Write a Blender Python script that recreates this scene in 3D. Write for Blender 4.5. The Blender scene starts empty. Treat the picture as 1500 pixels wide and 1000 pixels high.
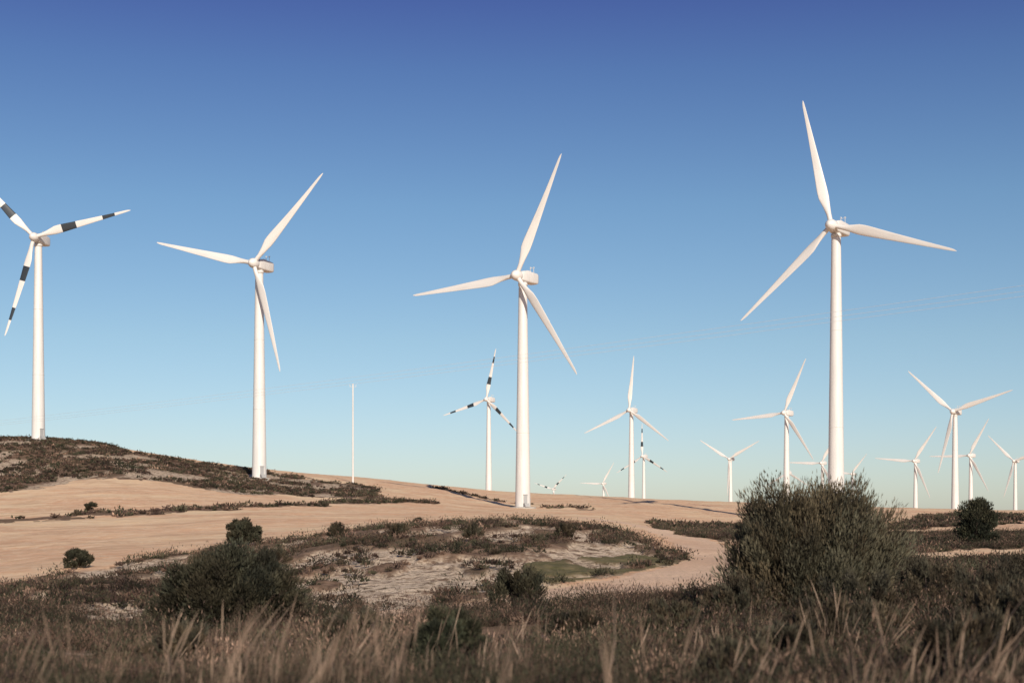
import bpy, math, numpy as np
from mathutils import Vector
rng = np.random.default_rng(7)
scene = bpy.context.scene
K = 2083.0      # bearing ticks: tick = K * x / y
# ------------------------------------------------------------------ noise
_T = np.random.default_rng(3).random((256, 256))
def vn(x, y):
    xi = np.floor(x).astype(int); yi = np.floor(y).astype(int)
    fx = x - xi; fy = y - yi
    fx = fx*fx*(3-2*fx); fy = fy*fy*(3-2*fy)
    a = _T[xi % 256, yi % 256]; b = _T[(xi+1) % 256, yi % 256]
    c = _T[xi % 256, (yi+1) % 256]; d = _T[(xi+1) % 256, (yi+1) % 256]
    return (a*(1-fx)+b*fx)*(1-fy)+(c*(1-fx)+d*fx)*fy
def fbm(x, y, o=4):
    s = 0; a = .5; t = 0
    for i in range(o):
        s = s + a*vn(x*2**i+17.3*i, y*2**i+5.1*i); t += a; a *= .5
    return s/t
def sst(v, a, b):
    t = np.clip((v-a)/(b-a), 0, 1); return t*t*(3-2*t)
# ------------------------------------------------------------------ terrain heights
# profiles: bearing -> list of (range m, depression in ticks below eye level)
prof = {
 -950: [(25,238),(40,180),(50,172),(75,122),(95,98),(150,52),(220,8),(290,-30),(340,-62),(430,-118),(520,-122),(900,-80),(1500,-25),(3000,10),(9000,3)],
 -750: [(25,238),(40,180),(50,170),(75,120),(95,97),(150,50),(220,5),(290,-31),(340,-60),(430,-120),(500,-118),(900,-80),(1500,-25),(3000,10),(9000,3)],
 -640: [(25,238),(40,178),(50,168),(75,118),(110,68),(160,32),(225,-5),(310,-50),(350,-78),(430,-119),(480,-119),(900,-80),(1500,-25),(3000,10),(9000,3)],
 -550: [(25,238),(40,178),(55,165),(80,112),(105,68),(130,48),(165,25),(230,-8),(310,-55),(340,-70),(420,-99),(470,-102),(900,-70),(1500,-25),(3000,10),(9000,3)],
 -350: [(25,238),(40,178),(60,152),(80,105),(105,55),(130,34),(150,27),(175,10),(230,-15),(310,-35),(375,-52),(450,-70),(520,-72),(900,-50),(1500,-20),(3000,10),(9000,3)],
 -200: [(25,238),(40,172),(60,136),(75,100),(98,42),(120,16),(150,12),(190,2),(250,-15),(330,-32),(400,-45),(480,-57),(560,-58),(900,-44),(1500,-15),(3000,10),(9000,3)],
 0:    [(25,238),(40,165),(60,124),(70,108),(85,70),(105,25),(125,4),(150,3),(180,-1),(250,-4),(367,-14),(420,-24),(500,-38),(600,-38),(900,-30),(1500,-8),(3000,10),(9000,3)],
 140:  [(25,238),(40,165),(60,122),(78,95),(90,66),(110,30),(130,14),(150,10),(180,5),(250,1),(360,-11),(430,-22),(500,-34),(600,-32),(900,-20),(1500,0),(3000,10),(9000,3)],
 250:  [(25,238),(40,163),(60,120),(90,70),(120,40),(170,22),(250,9),(330,2),(380,-8),(440,-21),(500,-29),(600,-25),(900,-5),(1500,5),(3000,10),(9000,3)],
 475:  [(25,238),(40,165),(60,120),(90,70),(130,40),(200,20),(300,13),(340,8),(400,-6),(450,-15),(500,-20),(600,-10),(900,15),(1500,15),(3000,10),(9000,3)],
 750:  [(25,238),(40,165),(50,130),(75,85),(110,55),(140,40),(200,17),(300,1),(400,-9),(500,-14),(600,-5),(900,18),(1500,15),(3000,10),(9000,3)],
 950:  [(25,238),(40,165),(50,134),(75,90),(110,60),(140,42),(200,17),(300,-1),(400,-8),(500,-12),(600,-5),(900,18),(1500,15),(3000,10),(9000,3)],
}
Yg = np.geomspace(3, 9000, 500); lY = np.log(Yg)
cols = sorted(prof); Z = []
for c in cols:
    ys = [0, 3, 8, 15]+[p[0] for p in prof[c]]
    zs = [-1.7, -1.7, -1.8, -2.2]+[-p[1]*p[0]/K for p in prof[c]]
    Z.append(np.interp(Yg, ys, zs))
Z = np.array(Z)
Bg = np.linspace(-1100, 1100, 221)
ZG = np.array([np.interp(Bg, cols, Z[:, j]) for j in range(len(Yg))]).T
def smooth(A, s, ax):
    r = int(3*s); k = np.exp(-.5*(np.arange(-r, r+1)/s)**2); k /= k.sum()
    return np.apply_along_axis(lambda v: np.convolve(np.pad(v, r, mode='edge'), k, 'valid'), ax, A)
ZG = smooth(smooth(ZG, 2.2, 1), 4.0, 0)
def inpoly(px, py, poly):
    inside = np.zeros(px.shape, bool); n = len(poly); j = n-1
    for i in range(n):
        xi, yi = poly[i]; xj, yj = poly[j]
        if yi != yj:
            c = ((yi > py) != (yj > py)) & (px < (xj-xi)*(py-yi)/(yj-yi)+xi)
            inside ^= c
        j = i
    return inside
L = math.log
def P(pts): return [(a, L(b)) for a, b in pts]
S_hill = P([(-1100,290),(-750,293),(-620,316),(-510,316),(-465,300),(-300,312),(-190,330),(-200,410),(-370,446),(-550,415),(-600,470),(-1100,650)])
S_hedge = P([(-1100,214),(-750,215),(-550,226),(-350,242),(-190,292),(-100,330),(-110,345),(-200,308),(-350,254),(-550,236),(-750,224),(-1100,224)])
S_mound = P([(-1100,88),(-750,95),(-610,108),(-460,126),(-350,138),(-270,147),(-110,151),(-30,151),(80,146),(170,128),(235,110),(258,100),(240,92),(180,83),(80,75),(-10,69),(-90,63),(-160,61),(-350,59),(-510,52),(-650,47.5),(-1100,45)])
S_fore = P([(-3000,43),(-650,44.5),(-510,47),(-160,52),(0,56),(150,60),(250,64),(335,74),(348,88),(380,100),(550,93),(750,108),(950,120),(3000,125),(3000,.5),(-3000,.5)])
S_r1 = P([(370,112),(450,114),(560,112),(750,134),(1100,140),(1100,195),(650,188),(520,192),(380,175)])
S_r2 = P([(560,290),(600,400),(740,410),(760,260),(650,228),(560,215)])
S_r3 = P([(200,250),(330,240),(335,150),(300,132),(255,150),(215,180)])
S_r4 = P([(-120,470),(0,392),(120,372),(120,376),(0,397),(-110,480)])
POLYS = [S_hill, S_hedge, S_mound, S_fore, S_r1, S_r2, S_r3, S_r4]
R_road = P([(-1000,43),(-650,45),(-510,47.5),(-160,52.5),(150,60.5),(335,74),(350,92),(335,112),(290,132),(240,155),(200,200),(120,260),(95,255),(165,195),(205,150),(235,118),(262,100),(240,90),(180,81),(80,73),(-90,62),(-350,58.5),(-510,51),(-650,47.2),(-1000,45.5)])
R_green = P([(20,74),(120,76),(190,82),(246,91),(235,100),(170,98),(100,93),(20,86)])
def warp(x, y):
    Y = np.maximum(y, 1.0)
    n1 = fbm(x*.12+40, y*.12, 4)-.5; n2 = fbm(x*.12, y*.12+90, 4)-.5
    return K*x/Y + n1*40, np.log(Y) + n2*.09
def scrub(x, y):
    A, B = warp(x, y)
    m = np.zeros(x.shape, bool)
    for p in POLYS: m |= inpoly(A, B, p)
    return m
def green(x, y):
    A, B = warp(x, y); return inpoly(A, B, R_green).astype(float)*sst(fbm(x*.3, y*.3, 3), .25, .42)
def road(x, y):
    A, B = warp(x, y); return inpoly(A, B, R_road).astype(float)
def rocky(x, y):
    Y = np.maximum(y, 1.0); A, B = warp(x, y)
    m = inpoly(A, B, S_mound).astype(float)
    h = inpoly(A, B, S_hill).astype(float)
    patch = sst(fbm(x*.38+3, y*.19, 5)+.3*(fbm(x*.06, y*.05+20, 2)-.5), .44, .53)
    patch2 = sst(fbm(x*.14+30, y*.055, 5), .51, .58)*.9
    f = ((Y < 60) & (Y > 0))*sst(fbm(x*.3, y*.2+8, 4), .5, .6)*.3
    return np.maximum(np.maximum(m*patch, h*patch2), f)*(1-green(x, y))
def H(x, y):
    x = np.asarray(x, float); y = np.asarray(y, float)
    Y = np.maximum(y, 3.0)
    b = np.clip(K*x/Y, -1100, 1100)
    fi = (b+1100)/10.; i = np.minimum(fi.astype(int), 219); f = fi-i
    gj = (np.log(np.minimum(Y, 8999))-lY[0])/(lY[1]-lY[0]); j = np.minimum(gj.astype(int), 498); g = gj-j
    z = (ZG[i, j]*(1-f)+ZG[i+1, j]*f)*(1-g)+(ZG[i, j+1]*(1-f)+ZG[i+1, j+1]*f)*g
    z = z + (fbm(x*.15, y*.15, 4)-.5)*.55*np.clip(Y/60, .3, 1) + (fbm(x*.02+9, y*.02, 2)-.5)*1.2*np.clip((Y-60)/200, 0, 1)
    return z
def h1(x, y): return float(H(np.array([x]), np.array([y]))[0])
# ------------------------------------------------------------------ mesh helpers
def mesh_np(name, V, F, mats, col=None, colname='tint', smoothf=False, midx=None, link=True, col2=None):
    me = bpy.data.meshes.new(name)
    k = F.shape[1]
    me.vertices.add(len(V)); me.vertices.foreach_set('co', V.astype(np.float32).ravel())
    me.loops.add(F.size); me.loops.foreach_set('vertex_index', F.astype(np.int32).ravel())
    me.polygons.add(len(F)); me.polygons.foreach_set('loop_start', np.arange(0, F.size, k, dtype=np.int32))
    try: me.polygons.foreach_set('loop_total', np.full(len(F), k, dtype=np.int32))
    except Exception: pass
    if smoothf: me.polygons.foreach_set('use_smooth', np.ones(len(F), bool))
    for m in mats: me.materials.append(m)
    if midx is not None: me.polygons.foreach_set('material_index', midx.astype(np.int32))
    for cc, nm in ((col, colname), (col2, colname+'2')):
        if cc is not None:
            a = me.color_attributes.new(nm, 'FLOAT_COLOR', 'POINT')
            c4 = np.ones((len(V), 4), np.float32); c4[:, :3] = cc
            a.data.foreach_set('color', c4.ravel())
    me.update(calc_edges=True); me.validate()
    ob = bpy.data.objects.new(name, me)
    if link: scene.collection.objects.link(ob)
    return ob
class NT:
    def __init__(s, mat): s.t = mat.node_tree; s.n = s.t.nodes; s.l = s.t.links
    def add(s, typ, **kw):
        n = s.n.new(typ)
        for k, v in kw.items(): setattr(n, k, v)
        return n
    def link(s, a, b): s.l.new(a, b)
def newmat(name):
    m = bpy.data.materials.new(name); m.use_nodes = True
    return m, NT(m), m.node_tree.nodes['Principled BSDF']
def mixc(t, fac, a, b, mode='MIX'):
    n = t.add('ShaderNodeMix', data_type='RGBA', blend_type=mode)
    for sock, v in ((n.inputs[0], fac), (n.inputs[6], a), (n.inputs[7], b)):
        if hasattr(v, 'links'): t.link(v, sock)
        else: sock.default_value = v if not isinstance(v, tuple) else (*v, 1)[:4]
    return n.outputs[2]
def noise(t, vec, scale, detail=6, rough=.6):
    n = t.add('ShaderNodeTexNoise'); n.inputs['Scale'].default_value = scale
    n.inputs['Detail'].default_value = detail; n.inputs['Roughness'].default_value = rough
    t.link(vec, n.inputs['Vector']); return n.outputs['Fac']
def ramp(t, fac, lo, hi):
    n = t.add('ShaderNodeMapRange'); n.interpolation_type = 'SMOOTHSTEP'
    n.inputs['From Min'].default_value = lo; n.inputs['From Max'].default_value = hi
    t.link(fac, n.inputs['Value']); return n.outputs['Result']
# ------------------------------------------------------------------ materials
def ground_mat():
    m, t, p = newmat('dry_ground'); p.inputs['Roughness'].default_value = .95
    p.inputs['Specular IOR Level'].default_value = .1
    co = t.add('ShaderNodeTexCoord').outputs['Object']
    at = t.add('ShaderNodeAttribute', attribute_name='zone')
    sp = t.add('ShaderNodeSeparateColor'); t.link(at.outputs['Color'], sp.inputs[0])
    at2 = t.add('ShaderNodeAttribute', attribute_name='zone2')
    sp2 = t.add('ShaderNodeSeparateColor'); t.link(at2.outputs['Color'], sp2.inputs[0])
    big = noise(t, co, .012, 4); mid = noise(t, co, .09, 6); fine = noise(t, co, 1.3, 8, .7); vf = noise(t, co, 5, 6, .7)
    grit = noise(t, co, .55, 10, .8)
    mp = t.add('ShaderNodeMapping'); mp.inputs['Scale'].default_value = (.03, .35, 1); mp.inputs['Rotation'].default_value = (0, 0, .25)
    t.link(co, mp.inputs['Vector']); streak = noise(t, mp.outputs[0], 1, 7, .65)
    mp2 = t.add('ShaderNodeMapping'); mp2.inputs['Scale'].default_value = (.008, .06, 1); mp2.inputs['Rotation'].default_value = (0, 0, .2)
    t.link(co, mp2.inputs['Vector']); band = noise(t, mp2.outputs[0], 1, 4, .5)
    f = mixc(t, ramp(t, big, .42, .6), (.72, .45, .27), (.79, .575, .35))
    f = mixc(t, ramp(t, band, .47, .56), f, (.68, .385, .225))
    f = mixc(t, ramp(t, streak, .46, .64), f, (.55, .33, .20))
    f = mixc(t, ramp(t, grit, .40, .72), f, (.80, .60, .40))
    f = mixc(t, ramp(t, mid, .52, .75), f, (.55, .335, .205))
    f = mixc(t, ramp(t, grit, .62, .68), f, (.38, .24, .15))
    rd = mixc(t, ramp(t, mid, .4, .65), (.78, .54, .37), (.66, .42, .275))
    rd = mixc(t, ramp(t, vf, .4, .7), rd, (.54, .36, .24))
    f = mixc(t, sp.outputs[2], f, rd)
    s = mixc(t, ramp(t, fine, .35, .65), (.11, .068, .045), (.27, .172, .112))
    s = mixc(t, ramp(t, mid, .45, .65), s, (.13, .088, .052))
    rk = mixc(t, ramp(t, vf, .35, .6), (.42, .30, .205), (.74, .58, .42))
    mul = t.add('ShaderNodeMath', operation='MULTIPLY')
    rn = noise(t, co, 1.2, 8, .8)
    t.link(ramp(t, rn, .42, .53), mul.inputs[0]); t.link(sp.outputs[1], mul.inputs[1])
    s = mixc(t, mul.outputs[0], s, rk)
    s = mixc(t, sp2.outputs[0], s, mixc(t, ramp(t, fine, .4, .65), (.115, .10, .046), (.20, .155, .08)))
    c = mixc(t, sp.outputs[0], f, s)
    t.link(c, p.inputs['Base Color'])
    bp = t.add('ShaderNodeBump'); bp.inputs['Strength'].default_value = .9; bp.inputs['Distance'].default_value = .22
    t.link(fine, bp.inputs['Height']); t.link(bp.outputs[0], p.inputs['Normal'])
    return m
def leaf_mat(name, trans=.25):
    m, t, p = newmat(name); p.inputs['Roughness'].default_value = .75
    p.inputs['Specular IOR Level'].default_value = .2
    at = t.add('ShaderNodeAttribute', attribute_name='tint')
    t.link(at.outputs['Color'], p.inputs['Base Color'])
    tr = t.add('ShaderNodeBsdfTranslucent'); t.link(at.outputs['Color'], tr.inputs[0])
    mx = t.add('ShaderNodeMixShader'); mx.inputs[0].default_value = trans
    t.link(p.outputs[0], mx.inputs[1]); t.link(tr.outputs[0], mx.inputs[2])
    t.link(mx.outputs[0], t.n['Material Output'].inputs['Surface'])
    return m
def paint_mat(name, col, rough=.45):
    m, t, p = newmat(name); p.inputs['Roughness'].default_value = rough
    co = t.add('ShaderNodeTexCoord').outputs['Object']
    mp = t.add('ShaderNodeMapping'); mp.inputs['Scale'].default_value = (1.5, 1.5, .12); t.link(co, mp.inputs['Vector'])
    n = noise(t, mp.outputs[0], 1, 6, .6)
    t.link(mixc(t, ramp(t, n, .4, .75), col, tuple(c*.88 for c in col)), p.inputs['Base Color'])
    return m
M_ground = ground_mat(); M_leaf = leaf_mat('foliage', .12); M_straw = leaf_mat('dry_grass', .35)
M_white = paint_mat('white_paint', (.70, .66, .615)); M_dark = paint_mat('dark_stripe_paint', (.03, .036, .042))
M_grey = paint_mat('grey_steel', (.35, .34, .33)); M_conc = paint_mat('concrete', (.42, .38, .33), .9)
M_cable = paint_mat('aluminium_cable', (.8, .8, .8))
M_bark, _t, _p = newmat('bark'); _p.inputs['Base Color'].default_value = (.09, .06, .045, 1); _p.inputs['Roughness'].default_value = .9
# ------------------------------------------------------------------ ground sheet
th = np.concatenate([np.linspace(-math.pi, -.48, 50)[:-1], np.linspace(-.48, .48, 900), np.linspace(.48, math.pi, 50)[1:-1]])
rr = np.concatenate([np.geomspace(.05, 12, 36)[:-1], np.geomspace(12, 650, 640)[:-1], np.geomspace(650, 9000, 60)])
TH, RR = np.meshgrid(th, rr)
X = RR*np.sin(TH); Yy = RR*np.cos(TH); Zz = H(X, Yy)
sm = scrub(X, Yy); rk_ = rocky(X, Yy)
Zz = Zz + sm*(fbm(X*.5, Yy*.5, 3)-.4)*.35 - .25*rk_*(Yy > 60)
V = np.stack([X, Yy, Zz], -1).reshape(-1, 3)
nr, nt = X.shape
a = np.arange(nr-1)[:, None]*nt + np.arange(nt)[None, :]
b_ = np.arange(nr-1)[:, None]*nt + (np.arange(nt)[None, :]+1) % nt
F = np.stack([a, b_, b_+nt, a+nt], -1).reshape(-1, 4)[:, ::-1]
zone = np.zeros((V.shape[0], 3)); zone[:, 0] = sm.ravel(); zone[:, 1] = rk_.ravel(); zone[:, 2] = road(X, Yy).ravel()
zone2 = np.zeros((V.shape[0], 3)); zone2[:, 0] = green(X, Yy).ravel()
mesh_np('ground', V, F, [M_ground], zone, 'zone', True, col2=zone2)
# ------------------------------------------------------------------ turbines
def loft(rings, close=True):
    n = len(rings[0]); V = np.concatenate(rings); Fs = []
    for i in range(len(rings)-1):
        for j in range(n):
            Fs.append((i*n+j, i*n+(j+1) % n, (i+1)*n+(j+1) % n, (i+1)*n+j))
    return V, Fs
def mk(name, V, Fs, mats, caps=None, midx=None, sm=True):
    me = bpy.data.meshes.new(name); me.from_pydata([tuple(v) for v in V], [], list(Fs)+(caps or []))
    for m in mats: me.materials.append(m)
    for i, p in enumerate(me.polygons):
        p.use_smooth = sm and i < len(Fs)
        if midx is not None and i < len(midx): p.material_index = midx[i]
    me.update(); return me
def blade_mesh(striped):
    ts = [.0,.03,.06,.09,.12,.16,.2,.24,.27,.271,.34,.42,.421,.5,.6,.70,.701,.76,.83,.831,.9,.95,.98,.995,1.0]
    tc = [0,.06,.12,.2,.26,.5,.8,.95,.985,1]; cc = [1.15,1.15,1.6,2.45,2.5,1.75,.95,.6,.38,.08]
    tk = [1.15,1.1,.85,.6,.5,.3,.14,.09,.06,.03]
    rings = []; n = 16
    for t in ts:
        c = np.interp(t, tc, cc); h = np.interp(t, tc, tk); tw = math.radians(np.interp(t, [0, .2, .6, 1], [16, 14, 4, 0])+4)
        an = np.arange(n)/n*2*math.pi
        blend = np.clip((t-.06)/.15, 0, 1)
        x = np.cos(an)*c/2; y = np.sin(an)*h/2
        y = y*(1-blend*.45*(1-np.cos(an))/2*1.2)
        x = x - (c-1.15)*.22
        X_ = x*math.cos(tw)-y*math.sin(tw); Y_ = x*math.sin(tw)+y*math.cos(tw)
        rings.append(np.stack([X_, Y_-.9*t*t, np.full(n, .9+t*(31-.9))], -1))
    V, Fs = loft(rings)
    mi = []
    for i in range(len(ts)-1):
        tm = (ts[i]+ts[i+1])/2
        d = 1 if striped and (.271 <= tm <= .4205 or .7005 <= tm <= .8305) else 0
        mi += [d]*n
    return mk('blade', V, Fs, [M_white, M_dark], [tuple(range((len(ts)-1)*n, len(ts)*n))], mi)
def superring(w, h, y, n=24, e=.35, zc=0):
    an = np.arange(n)/n*2*math.pi+.01
    cx = np.sign(np.cos(an))*np.abs(np.cos(an))**e*w/2; cz = np.sign(np.sin(an))*np.abs(np.sin(an))**e*h/2+zc
    return np.stack([cx, np.full(n, y), cz], -1)
def nacelle_mesh():
    st = [(-2.0,1.7,1.7,0),(-1.8,2.2,2.2,0),(-1.3,2.5,2.6,.05),(0,2.8,3.0,.1),(3,2.85,3.05,.12),(5.3,2.7,2.9,.15),(5.8,2.5,2.6,.15),(6.0,2.0,2.1,.15)]
    V, Fs = loft([superring(w, h, y, zc=z) for y, w, h, z in st])
    n = 24
    return mk('nacelle', V, Fs, [M_white], [tuple(range(n))[::-1], tuple(range((len(st)-1)*n, len(st)*n))])
def spinner_mesh():
    st = [(-1.95,1.25),(-2.3,1.35),(-3.4,1.35),(-4.0,1.2),(-4.5,.9),(-4.85,.5),(-5.0,.12)]
    rings = []
    for y, r in st:
        an = np.arange(20)/20*2*math.pi; rings.append(np.stack([np.cos(an)*r, np.full(20, y), np.sin(an)*r], -1))
    V, Fs = loft(rings); return mk('spinner', V, Fs, [M_white], [tuple(range(120, 140))])
def boxv(cx, cy, cz, sx, sy, sz, V, Fs):
    o = len(V)
    for dx in (-1, 1):
        for dy in (-1, 1):
            for dz in (-1, 1): V.append((cx+dx*sx/2, cy+dy*sy/2, cz+dz*sz/2))
    Fs += [(o,o+1,o+3,o+2),(o+4,o+6,o+7,o+5),(o,o+4,o+5,o+1),(o+2,o+3,o+7,o+6),(o,o+2,o+6,o+4),(o+1,o+5,o+7,o+3)]
def vane_mesh():
    V = []; Fs = []
    boxv(.5,4.6,2.2,.09,.09,1.4,V,Fs); boxv(-.5,4.6,2.2,.09,.09,1.4,V,Fs)
    boxv(0,4.6,2.93,1.5,.08,.07,V,Fs)
    boxv(.5,4.6,3.1,.35,.3,.16,V,Fs); boxv(-.5,4.75,3.15,.08,.6,.3,V,Fs); boxv(0,2.2,1.75,1.3,1.6,.25,V,Fs)
    return mk('wind_vane', V, Fs, [M_white], sm=False)
def tower_mesh(h, rb=1.98, rt=1.08):
    n = 32; rings = []
    segs = 3; zs = [(-2.0, rb), (0, rb)]
    for s in range(1, segs):
        z = h*s/segs; r = rb+(rt-rb)*s/segs
        zs += [(z-.12, r), (z-.08, r), (z-.07, r+.03), (z+.07, r+.03), (z+.08, r), (z+.12, r)]
    zs += [(h-1.0, rt), (h-.9, rt), (h-.89, rt+.12), (h-.2, rt+.12), (h-.19, rt-.1), (h+.3, rt-.1)]
    for z, r in zs:
        an = np.arange(n)/n*2*math.pi; rings.append(np.stack([np.cos(an)*r, np.sin(an)*r, np.full(n, z)], -1))
    V, Fs = loft(rings); return mk('tower', V, Fs, [M_white])
def base_mesh():
    n = 24; rings = []
    for z, r in ((-1.5, 3.4), (.15, 3.4), (.25, 3.25), (.3, 2.0)):
        an = np.arange(n)/n*2*math.pi; rings.append(np.stack([np.cos(an)*r, np.sin(an)*r, np.full(n, z)], -1))
    V, Fs = loft(rings); return mk('foundation', V, Fs, [M_conc], sm=False)
def door_mesh():
    V = []; Fs = []
    boxv(0, -1.98, 2.3, 1.0, .16, 2.1, V, Fs); boxv(0, -2.02, 3.45, 1.2, .3, .1, V, Fs)
    boxv(0, -2.5, .75, 1.2, 1.2, .9, V, Fs); boxv(0, -3.35, .45, 1.2, .5, .5, V, Fs)
    return mk('door', V, Fs, [M_grey], sm=False)
MB = blade_mesh(False); MBS = blade_mesh(True); MN = nacelle_mesh(); MS = spinner_mesh(); MV = vane_mesh(); MF = base_mesh(); MD = door_mesh()
def turbine(x, y, hubz, ang, yaw, R=31, striped=False):
    g = h1(x, y); hh = hubz-g
    e = bpy.data.objects.new('wind_turbine', None); scene.collection.objects.link(e)
    e.location = (x, y, g); e.rotation_euler = (0, 0, math.radians(-yaw))
    def child(me, loc=(0, 0, 0), rot=(0, 0, 0), sc=1):
        o = bpy.data.objects.new(me.name.split('.')[0], me); scene.collection.objects.link(o); o.parent = e
        o.location = loc; o.rotation_euler = rot; o.scale = (sc,)*3; return o
    child(tower_mesh(hh-1.4)); child(MF); child(MD, rot=(0, 0, .9))
    child(MN, (0, 0, hh)); child(MS, (0, 0, hh)); child(MV, (0, 0, hh))
    for k in range(3):
        child(MBS if striped else MB, (0, -3.1, hh), (0, math.radians(90-ang-120*k), 0), R/31)
# x, y, hub z, blade angle, yaw, blade length, striped
for T in [(-143.2,430,84.6,14,5,31,True),(-69.3,390,69.6,46.5,20,31.2,False),(2.8,367,62.4,65,32,32.2,False),(75.2,330,67.6,103,33,30.2,False),
          (-14.1,861,72.3,77,28,31,True),(68.6,817,62.4,84,30,31,False),(124.6,1345,59.4,90,32,31,True),(183.7,1196,50.5,28,32,31,False),
          (146.7,760,56.6,65,38,31,False),(256.4,1174,46.2,58,36,31,False),(313,1610,52.6,90,36,31,False),(407,1700,53.9,50,38,31,False),
          (305.3,1076,43.9,55,38,31,False),(218.7,702,52.9,17,38,31,False),(341.6,1059,47.3,60,42,31,False),(415.4,1174,47.9,15,42,31,False),
          (115.2,1790,44.7,58,30,31,False),(61,2083,44,43,28,31,True)]:
    turbine(*T)
# ------------------------------------------------------------------ met mast
def tube(p0, p1, r0, r1, n=8):
    p0 = np.array(p0, float); p1 = np.array(p1, float); d = p1-p0; d /= np.linalg.norm(d)
    u = np.cross(d, [0, 0, 1.]) if abs(d[2]) < .9 else np.cross(d, [1., 0, 0]); u /= np.linalg.norm(u); w = np.cross(d, u)
    an = np.arange(n)/n*2*math.pi; c = np.cos(an)[:, None]*u+np.sin(an)[:, None]*w
    return np.vstack([p0+c*r0, p1+c*r1]), np.array([(j, (j+1) % n, n+(j+1) % n, n+j) for j in range(n)])
def join(parts):
    Vs = []; Fs = []; o = 0
    for v, f in parts: Vs.append(v); Fs.append(f+o); o += len(v)
    return np.vstack(Vs), np.vstack(Fs)
mx, my = -48.1, 430; mz = h1(mx, my)
parts = [tube((mx, my, mz-1), (mx, my, 40.9), .30, .20), tube((mx-1, my, 40), (mx+1, my, 40), .05, .05), tube((mx-.9, my, 40), (mx-.9, my, 40.7), .06, .06), tube((mx+.9, my, 40), (mx+.9, my, 40.7), .06, .06)]
V, F = join(parts); mesh_np('meteorological_mast', V, F, [M_white], smoothf=True)
# ------------------------------------------------------------------ power line (poles at both ends)
pa = np.array([90., 116.]); pb = np.array([-168., 408.]); d = (pb-pa)/np.linalg.norm(pb-pa); nrm = np.array([d[1], -d[0]])
parts = []
for k, off in enumerate((-1.6, 0, 1.6)):
    zt = 25+(.9 if k == 1 else 0); prev = None
    for s in np.linspace(0, 1, 41):
        q = pa+(pb-pa)*s+nrm*off; z = zt-3*(4*s*(1-s))*.35
        cur = (q[0], q[1], z)
        if prev: parts.append(tube(prev, cur, .018, .018, 5))
        prev = cur
for q in (pa, pb):
    g = h1(q[0], q[1]); parts.append(tube((q[0], q[1], g-1), (q[0], q[1], 26), .35, .2))
    l = q-nrm*2; r = q+nrm*2; parts.append(tube((l[0], l[1], 24.6), (r[0], r[1], 24.6), .12, .12))
V, F = join([(v, f) for v, f in parts if True]); mesh_np('power_line', V, F, [M_cable])
# ------------------------------------------------------------------ vegetation
def nrmz(v): return v/np.maximum(np.linalg.norm(v, axis=-1, keepdims=True), 1e-6)
def quads(p, d, Ln, W):
    r = rng.normal(size=p.shape); s = nrmz(np.cross(d, r))
    Ln = Ln[:, None]; W = W[:, None]
    V = np.stack([p, p+d*Ln*.45+s*W*.5, p+d*Ln, p+d*Ln*.45-s*W*.5], 1).reshape(-1, 3)
    F = np.arange(len(V)).reshape(-1, 4); return V, F
#                 dark green        olive            brown-olive       brown            straw          dark brown
PAL = np.array([(.037,.036,.020),(.056,.049,.028),(.078,.056,.036),(.125,.076,.053),(.26,.165,.115),(.054,.033,.025)])
def scatter(name, xs, ys, size, M, leafL, leafW, palw, flat=.8, mat=None):
    N = len(xs); zs = H(xs, ys)
    pn = fbm(xs*.09+60, ys*.06, 3)[:, None]
    pi = rng.choice(len(PAL), N, p=palw); base = PAL[pi]*rng.uniform(.6, 1.35, (N, 1))*(.3+1.45*pn)
    dirs = rng.normal(size=(N, M, 3)); dirs[..., 2] = np.abs(dirs[..., 2])*.9+.05; dirs = nrmz(dirs)
    rad = rng.random((N, M, 1))**.45
    lump = 1+.35*np.sin(dirs[..., :1]*5+rng.uniform(0, 6, (N, 1, 1)))*np.cos(dirs[..., 1:2]*5+rng.uniform(0, 6, (N, 1, 1)))
    sc = np.stack([size, size, size*flat], -1)[:, None, :]
    p = dirs*rad*lump*sc; p = p+np.stack([xs, ys, zs-.03], -1)[:, None, :]
    dd = nrmz(dirs*.8+np.array([0, 0, .8])+rng.normal(size=dirs.shape)*.45)
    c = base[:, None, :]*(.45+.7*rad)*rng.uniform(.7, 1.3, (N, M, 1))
    V, F = quads(p.reshape(-1, 3), dd.reshape(-1, 3), rng.uniform(.6, 1.3, N*M)*leafL, rng.uniform(.6, 1.3, N*M)*leafW)
    return mesh_np(name, V, F, [mat or M_leaf], np.repeat(c.reshape(-1, 3), 4, 0))
def sample(n, y0, y1, b=.46):
    Y = np.sqrt(rng.uniform(y0*y0, y1*y1, n)); x = rng.uniform(-b, b, n)*Y; return x, Y
def keep(x, y, m): return x[m], y[m]
# near scrub
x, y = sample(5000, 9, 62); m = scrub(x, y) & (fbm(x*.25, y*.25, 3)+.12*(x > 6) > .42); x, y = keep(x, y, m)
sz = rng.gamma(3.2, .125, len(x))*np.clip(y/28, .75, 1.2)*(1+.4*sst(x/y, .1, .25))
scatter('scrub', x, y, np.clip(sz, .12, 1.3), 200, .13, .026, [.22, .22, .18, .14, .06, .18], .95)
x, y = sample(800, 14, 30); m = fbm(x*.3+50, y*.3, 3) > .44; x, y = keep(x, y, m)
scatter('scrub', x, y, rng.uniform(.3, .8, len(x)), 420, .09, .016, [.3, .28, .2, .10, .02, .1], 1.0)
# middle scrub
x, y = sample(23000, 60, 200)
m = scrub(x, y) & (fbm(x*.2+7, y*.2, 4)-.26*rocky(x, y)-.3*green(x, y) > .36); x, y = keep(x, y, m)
scatter('scrub', x, y, rng.gamma(2.6, .18, len(x)).clip(.12, 1.4), 52, .22, .07, [.2, .2, .18, .18, .03, .21], .75)
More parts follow.
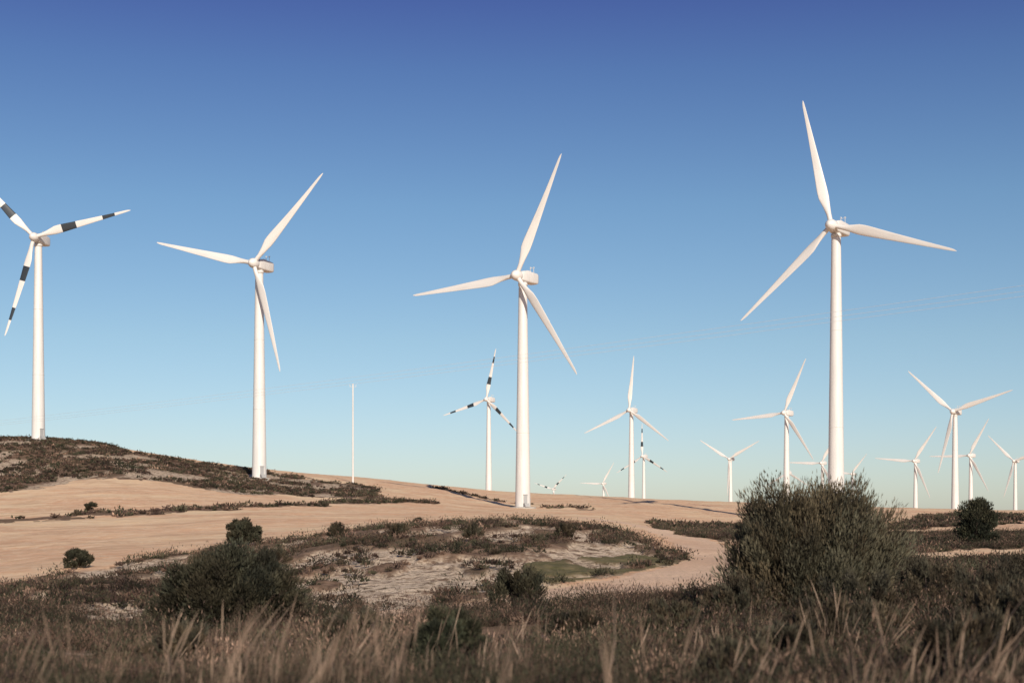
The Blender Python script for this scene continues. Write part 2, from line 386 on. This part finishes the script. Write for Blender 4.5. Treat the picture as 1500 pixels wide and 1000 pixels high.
# hill scrub
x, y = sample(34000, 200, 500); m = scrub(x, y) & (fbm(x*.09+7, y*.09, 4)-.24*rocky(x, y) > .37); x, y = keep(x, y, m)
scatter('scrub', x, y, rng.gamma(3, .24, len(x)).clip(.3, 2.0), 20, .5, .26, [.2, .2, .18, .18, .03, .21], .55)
def grass(name, xs, ys, per, h0, h1_, w, lean, cols, spread=.15, head=0, var=.12):
    N = len(xs); n = N*per
    X_ = np.repeat(xs, per)+rng.normal(size=n)*spread; Y_ = np.repeat(ys, per)+rng.normal(size=n)*spread
    Z_ = H(X_, Y_)-.02
    h = rng.uniform(h0, h1_, n)*np.repeat(rng.uniform(.6, 1.15, N), per)
    ld = np.repeat(rng.normal(size=(N, 2))*var+np.array(lean), per, 0)+rng.normal(size=(n, 2))*.08
    p0 = np.stack([X_, Y_, Z_], -1)
    tip = lambda s: p0+np.stack([ld[:, 0]*h*s**1.4, ld[:, 1]*h*s**1.4, h*s*(1-.06*s)], -1)
    a = rng.uniform(0, math.pi, n); side = np.stack([np.cos(a), np.sin(a), 0*a], -1)
    Vs = []; ss = [0, .4, .75, 1.0]; wd = [1, .8, .5, .1]
    if head: ss = [0, .4, .6, .72, .88, 1.0]; wd = [.6, .5, .45, head, head*.8, .2]
    for s, q in zip(ss, wd):
        c = tip(s); Vs += [c-side*w*q*.5, c+side*w*q*.5]
    k = len(ss)*2; V = np.stack(Vs, 1).reshape(-1, 3)
    o = np.arange(n)[:, None]*k
    F = np.concatenate([o+np.array([[2*i, 2*i+1, 2*i+3, 2*i+2]]) for i in range(len(ss)-1)])
    cc = np.array(cols)[rng.integers(0, len(cols), n)]*rng.uniform(.7, 1.2, (n, 1))
    return mesh_np(name, V, F, [M_straw], np.repeat(cc, k, 0))
ST = [(.34, .225, .155), (.42, .285, .20), (.25, .16, .11), (.16, .10, .07)]
x, y = sample(4200, 17, 60); m = scrub(x, y) & (fbm(x*.2+30, y*.15, 3)+.06*(x < 0) > .46); x, y = keep(x, y, m)
grass('dry_grass', x, y, 16, .2, .5, .014, (.12, 0), ST, .2)
# tall flowering stalks, standing in loose groups: fine ones further off, a few close to the verge
SC = [(.38, .265, .185), (.29, .195, .135), (.21, .14, .095)]
x, y = sample(330, 12, 28, .4); m = (fbm(x*.5+11, y*.35, 3)+.05*(x > -2) > .56); x, y = keep(x, y, m)
grass('tall_grass', x, y, 6, .8, 1.6, .009, (.2, 0), SC, .16, head=1.9, var=.2)
x, y = sample(34, 5.5, 9, .4); m = fbm(x*.9+4, y*.7, 2) > .46; x, y = keep(x, y, m)
grass('tall_grass', x, y, 3, 1.0, 1.5, .005, (.25, 0), SC, .05, head=2.2, var=.15)
# ------------------------------------------------------------------ individual bushes
def bush(x, y, w, h, nl, clumps, leafL, leafW, shape='round', tint=(.075, .075, .04), name='juniper_bush'):
    g = h1(x, y)
    C = []; Rr = []
    lob = rng.uniform(.82, 1.12, 9)
    for i in range(clumps):
        a = rng.uniform(0, 2*math.pi); zf = rng.uniform(.04, 1)
        if shape == 'fan': prof_ = np.interp(zf, [0, .2, .5, .8, 1], [.75, .98, 1, .84, .62])
        else: prof_ = np.interp(zf, [0, .2, .5, .8, 1], [.85, 1, .95, .7, .35])
        lb = lob[int(a/(2*math.pi)*9) % 9]*rng.uniform(.85, 1.12)
        rad = rng.random()**.45*prof_*w/2*.9*lb
        top = lob[(int(a/(2*math.pi)*9)+4) % 9]
        C.append((math.cos(a)*rad, math.sin(a)*rad, zf*h*.86*(.5+.5*top if shape == 'fan' else 1))); Rr.append(rng.uniform(.07, .16)*min(w, h*1.3))
    C = np.array(C); Rr = np.array(Rr)
    per = nl//clumps
    dirs = nrmz(rng.normal(size=(clumps, per, 3))); rad = rng.random((clumps, per, 1))**.4
    out = nrmz(C*np.array([1, 1, .9])+np.array([0, 0, h*.12]))[:, None]
    off = dirs*rad*Rr[:, None, None]
    if shape == 'fan':
        al = (off*out).sum(-1, keepdims=True); off = off*.75+out*al*1.0
    p = C[:, None]+off
    up = .9 if shape == 'fan' else .5
    dd = nrmz(dirs*.5+out*.6+np.array([0, 0, up])+rng.normal(size=dirs.shape)*.3)
    p[..., 2] = np.maximum(p[..., 2], .02)
    ct = rng.uniform(.5, 1.5, (clumps, 1, 1)); hue = rng.uniform(-.12, .12, (clumps, 1, 1))*np.array([1, 0, -.5])
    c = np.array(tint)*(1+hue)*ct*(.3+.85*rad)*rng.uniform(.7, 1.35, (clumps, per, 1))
    V, F = quads(p.reshape(-1, 3), dd.reshape(-1, 3), rng.uniform(.5, 1.5, clumps*per)*leafL, rng.uniform(.6, 1.3, clumps*per)*leafW)
    cols = np.repeat(c.reshape(-1, 3), 4, 0); mi = np.zeros(len(F))
    Vs = [V]; Fs = [F]; o = len(V); nb = 0
    for i in range(min(clumps, 70)):
        q = C[i]; mid = q*np.array([.45, .45, .4])
        for p0, p1, r0, r1 in (((q[0]*.05, q[1]*.05, -.2), mid, .05, .035), (mid, q, .035, .012)):
            v, f = tube(p0, p1, r0*w/4, r1*w/4, 5); Vs.append(v); Fs.append(f+o); o += len(v); nb += len(f)
    V = np.vstack(Vs); F = np.vstack(Fs); cols = np.vstack([cols, np.tile([.09, .06, .045], (len(V)-len(cols), 1))])
    mi = np.concatenate([mi, np.ones(nb)])
    ob = mesh_np(name, V, F, [M_leaf, M_bark], cols, midx=mi); ob.location = (x, y, g); return ob
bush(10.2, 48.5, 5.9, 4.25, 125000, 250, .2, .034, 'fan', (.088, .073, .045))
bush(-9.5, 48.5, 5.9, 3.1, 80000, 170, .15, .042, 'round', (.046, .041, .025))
bush(-25.3, 133, 4.0, 2.2, 10000, 60, .25, .09, 'round', (.045, .041, .025))
bush(-33.3, 109, 2.4, 1.4, 6000, 40, .2, .07, 'round', (.045, .041, .025))
bush(49, 150, 4.6, 5.0, 18000, 90, .28, .09, 'round', (.042, .042, .025))
bush(.2, 57, 2.4, 1.6, 12000, 40, .15, .04, 'fan', (.052, .046, .028))
bush(-1.2, 26, 1.9, 1.3, 18000, 48, .09, .022, 'round', (.040, .040, .023), 'shrub')
bush(-10, 151, 1.0, 1.2, 1200, 12, .22, .08, 'round', (.05, .045, .028), 'shrub')
bush(-70, 236, 2.6, 1.2, 1500, 14, .4, .15, 'round', (.05, .045, .028), 'shrub')
for q in [(6.4, 42, 1.6, 1.1), (4.2, 38, 1.8, .9), (13.5, 46, 2.6, 1.8), (7.6, 46, 2.0, 1.4), (-4, 36, 1.6, .8), (16.5, 42, 2.8, 1.6), (12, 35, 2.4, 1.5), (8.4, 33, 1.8, 1.1), (10.0, 41, 2.8, 1.5), (40, 148, 3, 1.6), (-14.5, 118, 1.6, 1.2), (5.2, 27, 1.5, .8), (-7, 30, 1.7, .8), (1.5, 36, 1.6, .8), (19, 52, 3, 1.8), (16, 56, 3, 1.9), (22, 60, 3.2, 1.8), (9, 27, 1.7, 1.0), (12.5, 53, 2.8, 2.0), (-9, 112, 1.8, 1.1), (-3, 104, 1.6, 1.0), (4, 108, 1.7, 1.0), (-16, 96, 2.0, 1.2),
          (7.2, 23, 1.5, 1.0), (10.8, 31, 2.2, 1.4), (13.2, 39, 2.6, 1.7), (3.4, 22, 1.3, .8), (6.6, 30, 1.8, 1.2)]:
    t_ = rng.uniform(.65, 1.0); bush(*q, 9000, 38, .13, .028, 'fan', (.072*t_, .057*t_, .036*t_), 'shrub')
# ------------------------------------------------------------------ light, sky, camera
el = math.radians(26); hx = -.27
tv = Vector((hx, 1, -math.tan(el)*math.hypot(hx, 1))).normalized()
sd = bpy.data.lights.new('sun', 'SUN'); sd.energy = 5.0; sd.angle = math.radians(.5); sd.color = (1, .92, .80)
so = bpy.data.objects.new('sun', sd); scene.collection.objects.link(so); so.rotation_euler = tv.to_track_quat('-Z', 'Y').to_euler()
w = bpy.data.worlds.new('World'); scene.world = w; w.use_nodes = True
nt_ = w.node_tree; bg = nt_.nodes['Background']; sk = nt_.nodes.new('ShaderNodeTexSky'); sk.sky_type = 'NISHITA'
sk.sun_disc = False; sk.sun_elevation = el; sk.sun_rotation = math.atan2(-hx, -1); sk.air_density = 1.0; sk.dust_density = .6; sk.ozone_density = 3.0; sk.altitude = 300
tcw = nt_.nodes.new('ShaderNodeTexCoord'); sxyz = nt_.nodes.new('ShaderNodeSeparateXYZ'); nt_.links.new(tcw.outputs['Generated'], sxyz.inputs[0])
cr = nt_.nodes.new('ShaderNodeValToRGB'); nt_.links.new(sxyz.outputs['Z'], cr.inputs[0])
els = cr.color_ramp.elements
stops = [(0, (.84, .85, .93)), (.053, (.82, .83, .90)), (.124, (.79, .82, .82)), (.215, (.66, .75, .80)), (.30, (.48, .55, .73)), (.345, (.39, .40, .67)), (.6, (.40, .42, .62)), (1, (.5, .5, .6))]
els[0].position = 0; els[0].color = (*stops[0][1], 1); els[1].position = 1; els[1].color = (*stops[-1][1], 1)
for ps, c in stops[1:-1]:
    e_ = els.new(ps); e_.color = (*c, 1)
mw = nt_.nodes.new('ShaderNodeMix'); mw.data_type = 'RGBA'; mw.blend_type = 'MULTIPLY'; mw.inputs[0].default_value = 1
nt_.links.new(sk.outputs[0], mw.inputs[6]); nt_.links.new(cr.outputs[0], mw.inputs[7])
nt_.links.new(mw.outputs[2], bg.inputs[0]); bg.inputs[1].default_value = .11
cd = bpy.data.cameras.new('camera'); cam = bpy.data.objects.new('camera', cd); scene.collection.objects.link(cam)
cam.location = (0, 0, 0); cam.rotation_euler = (math.radians(90), 0, 0)
cd.lens = 50; cd.sensor_width = 36; cd.shift_y = 260/1500; cd.clip_end = 20000; cd.clip_start = .1
cd.dof.use_dof = True; cd.dof.focus_distance = 250; cd.dof.aperture_fstop = 1.2
scene.camera = cam
scene.view_settings.view_transform = 'Standard'; scene.view_settings.look = 'None'; scene.view_settings.exposure = 0
